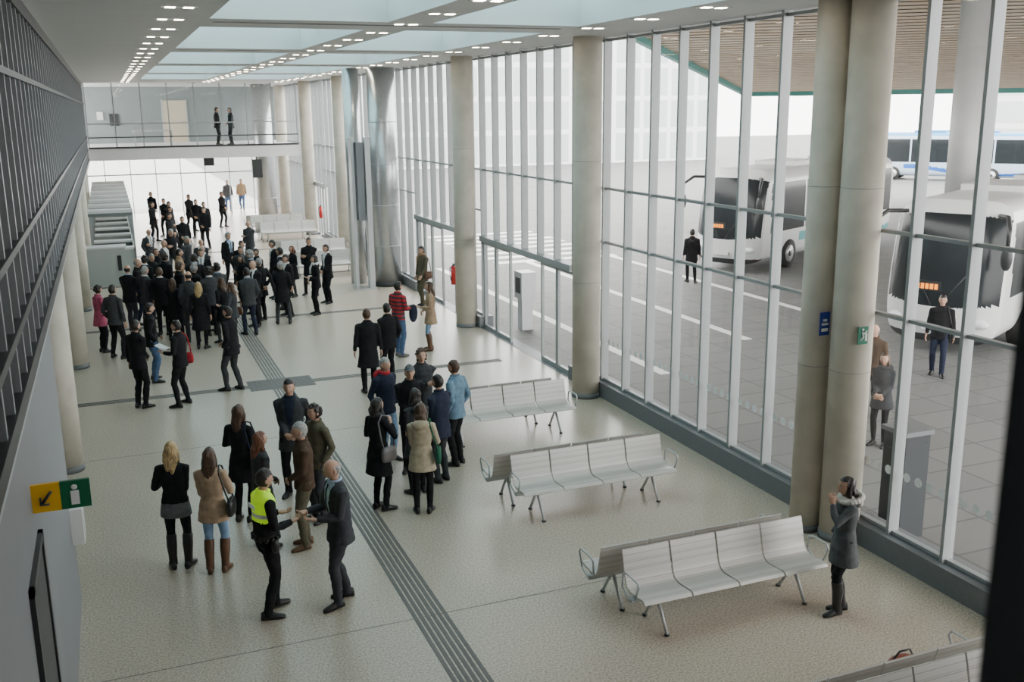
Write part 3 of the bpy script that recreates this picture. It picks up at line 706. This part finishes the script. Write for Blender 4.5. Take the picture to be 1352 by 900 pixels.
# centre group
human("woman_in_black_coat",3.17,13.12,60,1.70,'f','black',.58,'black','bob','dark','bent','strap',bag=('grey',1),scarf='char')
human("woman_in_cream_parka",3.70,12.75,20,1.66,'f','cream',.70,'black','bob','brown','front','bent',bag=('green',1),hood='cream')
human("woman_in_dark_fur_coat",3.85,13.5,350,1.66,'f','char',.62,'black','bob','dark','front','front',hood='char')
human("man_in_cap",4.05,14.5,190,1.74,'m','black',.78,'black','short','dark','front','front',cap='grey')
human("man_in_red_jacket",3.80,15.1,150,1.74,'m','navy',.82,'ljeans','short','grey','pocket','pocket',hood='red')
human("man_in_dark_jacket",4.48,15.3,190,1.78,'m','char',.8,'black','curly','brown','crossed','crossed')
human("man_in_denim_jacket",4.78,14.45,320,1.74,'m','denim',.82,'black','short','brown','pocket','pocket')
human("man_in_dark_coat",4.32,13.85,330,1.70,'m','navy',.75,'char','short','dark','front','front')
# mid
human("man_in_black_overcoat",4.50,19.11,10,1.74,'m','black',.55,'black','short','brown','down','down')
human("man_in_black_jacket",5.07,19.69,345,1.70,'m','black',.78,'black','short','dark','front','pocket')
human("man_in_striped_sweater",5.88,21.83,60,1.76,'m','red',.88,'jeans','short','dark','bent','bent',stripe='char',carry='navy',shoe='grey')
human("woman_in_beige_coat",6.74,22.10,285,1.68,'f','beige',.68,'ljeans','long','brown','bent','front',boots='brown')
human("man_in_olive_jacket",8.15,27.4,250,1.76,'m','olive',.75,'olive','short','dark','swingf','down',pose='step',scarf='tan',bag=('brown',-1))
human("woman_in_black_coat",8.0,33.3,200,1.70,'f','black',.6,'black','long','dark')
human("man_in_black_jacket",.18,19.89,50,1.74,'m','black',.8,'black','short','dark','down','front')
human("man_in_black_jacket",.94,19.72,300,1.70,'m','black',.82,'black','short','dark','bent','bent',extra='papers',bag=('red',1),pose='wide')
human("man_in_black_coat",.50,21.85,80,1.70,'m','black',.8,'jeans','short','dark','front','pocket',pose='wide')
human("man_in_black_coat",1.98,20.43,310,1.76,'m','black',.76,'char','short','dark','pocket','front',pose='step')
human("woman_in_pink_jacket",-.52,25.12,60,1.66,'f','pink',.7,'black','curly','dark','front','bent')
human("man_in_dark_jacket",-.19,24.33,40,1.74,'m','char',.82,'black','short','dark','pocket','down',pose='wide')
human("woman_in_black_coat",1.72,24.54,15,1.66,'f','black',.5,'black','long','blonde')
human("woman_in_dark_jacket",2.45,24.22,300,1.66,'f','char',.8,'black','long','brown','bent','front',bag=('brown',1))
human("man_in_dark_suit",3.30,26.6,230,1.78,'m','black',.78,'black','bald','grey','front','front',shirt='white',tie='black')
human("man_in_dark_suit",4.32,27.59,250,1.74,'m','black',.78,'black','short','dark','down','pocket',shirt='white',tie='black',pose='wide')
human("woman_in_dark_suit",5.08,27.47,265,1.70,'f','black',.8,'black','long','dark','bent','front',scarf='white')
human("man_in_dark_suit",5.72,29.01,250,1.76,'m','black',.76,'black','short','dark','front','front',shirt='white')
human("man_in_dark_coat",3.55,27.3,330,1.72,'m','black',.7,'black','short','grey','back','back')
human("woman_in_grey_coat",7.21,8.17,285,1.66,'f','cgrey',.66,'black','bob','dark','face','pocket',boots='black',hood='fur',pose='cross')
# crowd
crowd=[(.95,26.46),(1.48,27.62),(1.80,26.74),(2.32,27.21),(3.45,28.3),(.67,28.77),(.46,28.11),(2.24,29.65),(3.29,29.13),(3.39,33.4),(2.5,32.85),(2.11,33.6),(1.72,34.92),(1.07,31.11),(1.07,36.46),(1.35,32.31),(1.64,29.94),(1.57,25.3),(2.3,24.9),(2.35,26.3),(4.39,30.42),(4.33,28.63),(4.5,36.79),(4.97,30.52),(1.95,28.4),(2.4,31.0),(.9,30.0),(3.8,29.7),(3.6,31.6),(.2,27.3),(2.1,25.9),(5.5,30.6),(3.4,30.1),(1.2,25.7),(3.0,25.6),(.6,26.9),(4.0,26.6),(1.2,28.9)]
kinds=[("man_in_dark_suit",'m',dict(shirt='white',tie='black',hem=.78)),("man_in_dark_coat",'m',dict(hem=.62)),("man_in_dark_jacket",'m',dict(hem=.8)),("woman_in_dark_coat",'f',dict(hem=.6)),("man_in_dark_suit",'m',dict(shirt='lblue',tie='navy',hem=.78))]
rc=random.Random(3)
for i,(x,y) in enumerate(crowd):
    nm,sx,kw=kinds[i%5] if i%7 else kinds[0]
    kw=dict(kw); a=math.degrees(math.atan2(2.6-x,29-y))+rc.uniform(-45,45)
    hr=rc.choice(['short','short','bald','curly']) if sx=='m' else rc.choice(['long','bob'])
    hcl=rc.choice(['dark','dark','brown','grey']) if sx=='m' else rc.choice(['dark','brown','brown','auburn'])
    arm=rc.choice(['front','down','pocket','crossed','bent'])
    topc=rc.choice(['black','black','char','black'])
    if i in(3,16): topc='tan'; nm="man_in_tan_jacket" if sx=='m' else "woman_in_tan_coat"
    human(nm,x,y,a,rc.uniform(1.66,1.82) if sx=='m' else rc.uniform(1.6,1.7),sx,topc,kw.pop('hem'),rc.choice(['black','char','navy']),hr,hcl,arm,rc.choice([arm,'down','pocket']),pose=rc.choice(['stand','step','wide']),vox=.026,**kw)
# far
far=[(1.82,52.48),(5.0,50.86),(2.3,46.5),(3.5,47),(2.2,48.2),(2.2,44.0),(3.7,45.5),(3.5,43.0),(1.6,46.5),(3.4,50.0),(2.0,41.0),(2.4,39.5)]
for i,(x,y) in enumerate(far):
    human(kinds[i%3][0],x,y,rc.uniform(120,240),1.75,'m','black',.75,'black','short','dark','down','front',pose=rc.choice(['step','stride','wide']),vox=.035)
human("man_in_tan_jacket",7.0,59.5,190,1.78,'m','tan',.8,'jeans','short','dark',pose='stride',vox=.04)
human("man_in_dark_jacket",6.2,59.2,180,1.75,'m','char',.8,'jeans','short','dark',pose='stride',vox=.04)
human("man_in_dark_suit",5.0,50.2,100,1.76,'m','black',.78,'black','short','dark','front','front',vox=.035,z0=4.0)
human("man_in_dark_suit",5.65,50.2,260,1.74,'m','black',.78,'black','short','dark','front','front',vox=.035,z0=4.0)
# outside
human("man_in_dark_coat",17.3,27.6,20,1.75,'m','black',.7,'black','short','dark',pose='step',vox=.03,z0=-.02)
human("man_in_brown_jacket",12.66,13.93,250,1.74,'m','brown',.8,'black','bald','grey',vox=.025,z0=-.02)
human("woman_in_dark_fur_coat",11.66,12.56,240,1.64,'f','char',.7,'black','long','brown','front','front',vox=.025,z0=-.02,hood='char')
human("man_in_black_jacket",15.9,15.6,230,1.75,'m','black',.8,'navy','short','dark',pose='step',bag=('black',-1),vox=.025,z0=-.02)
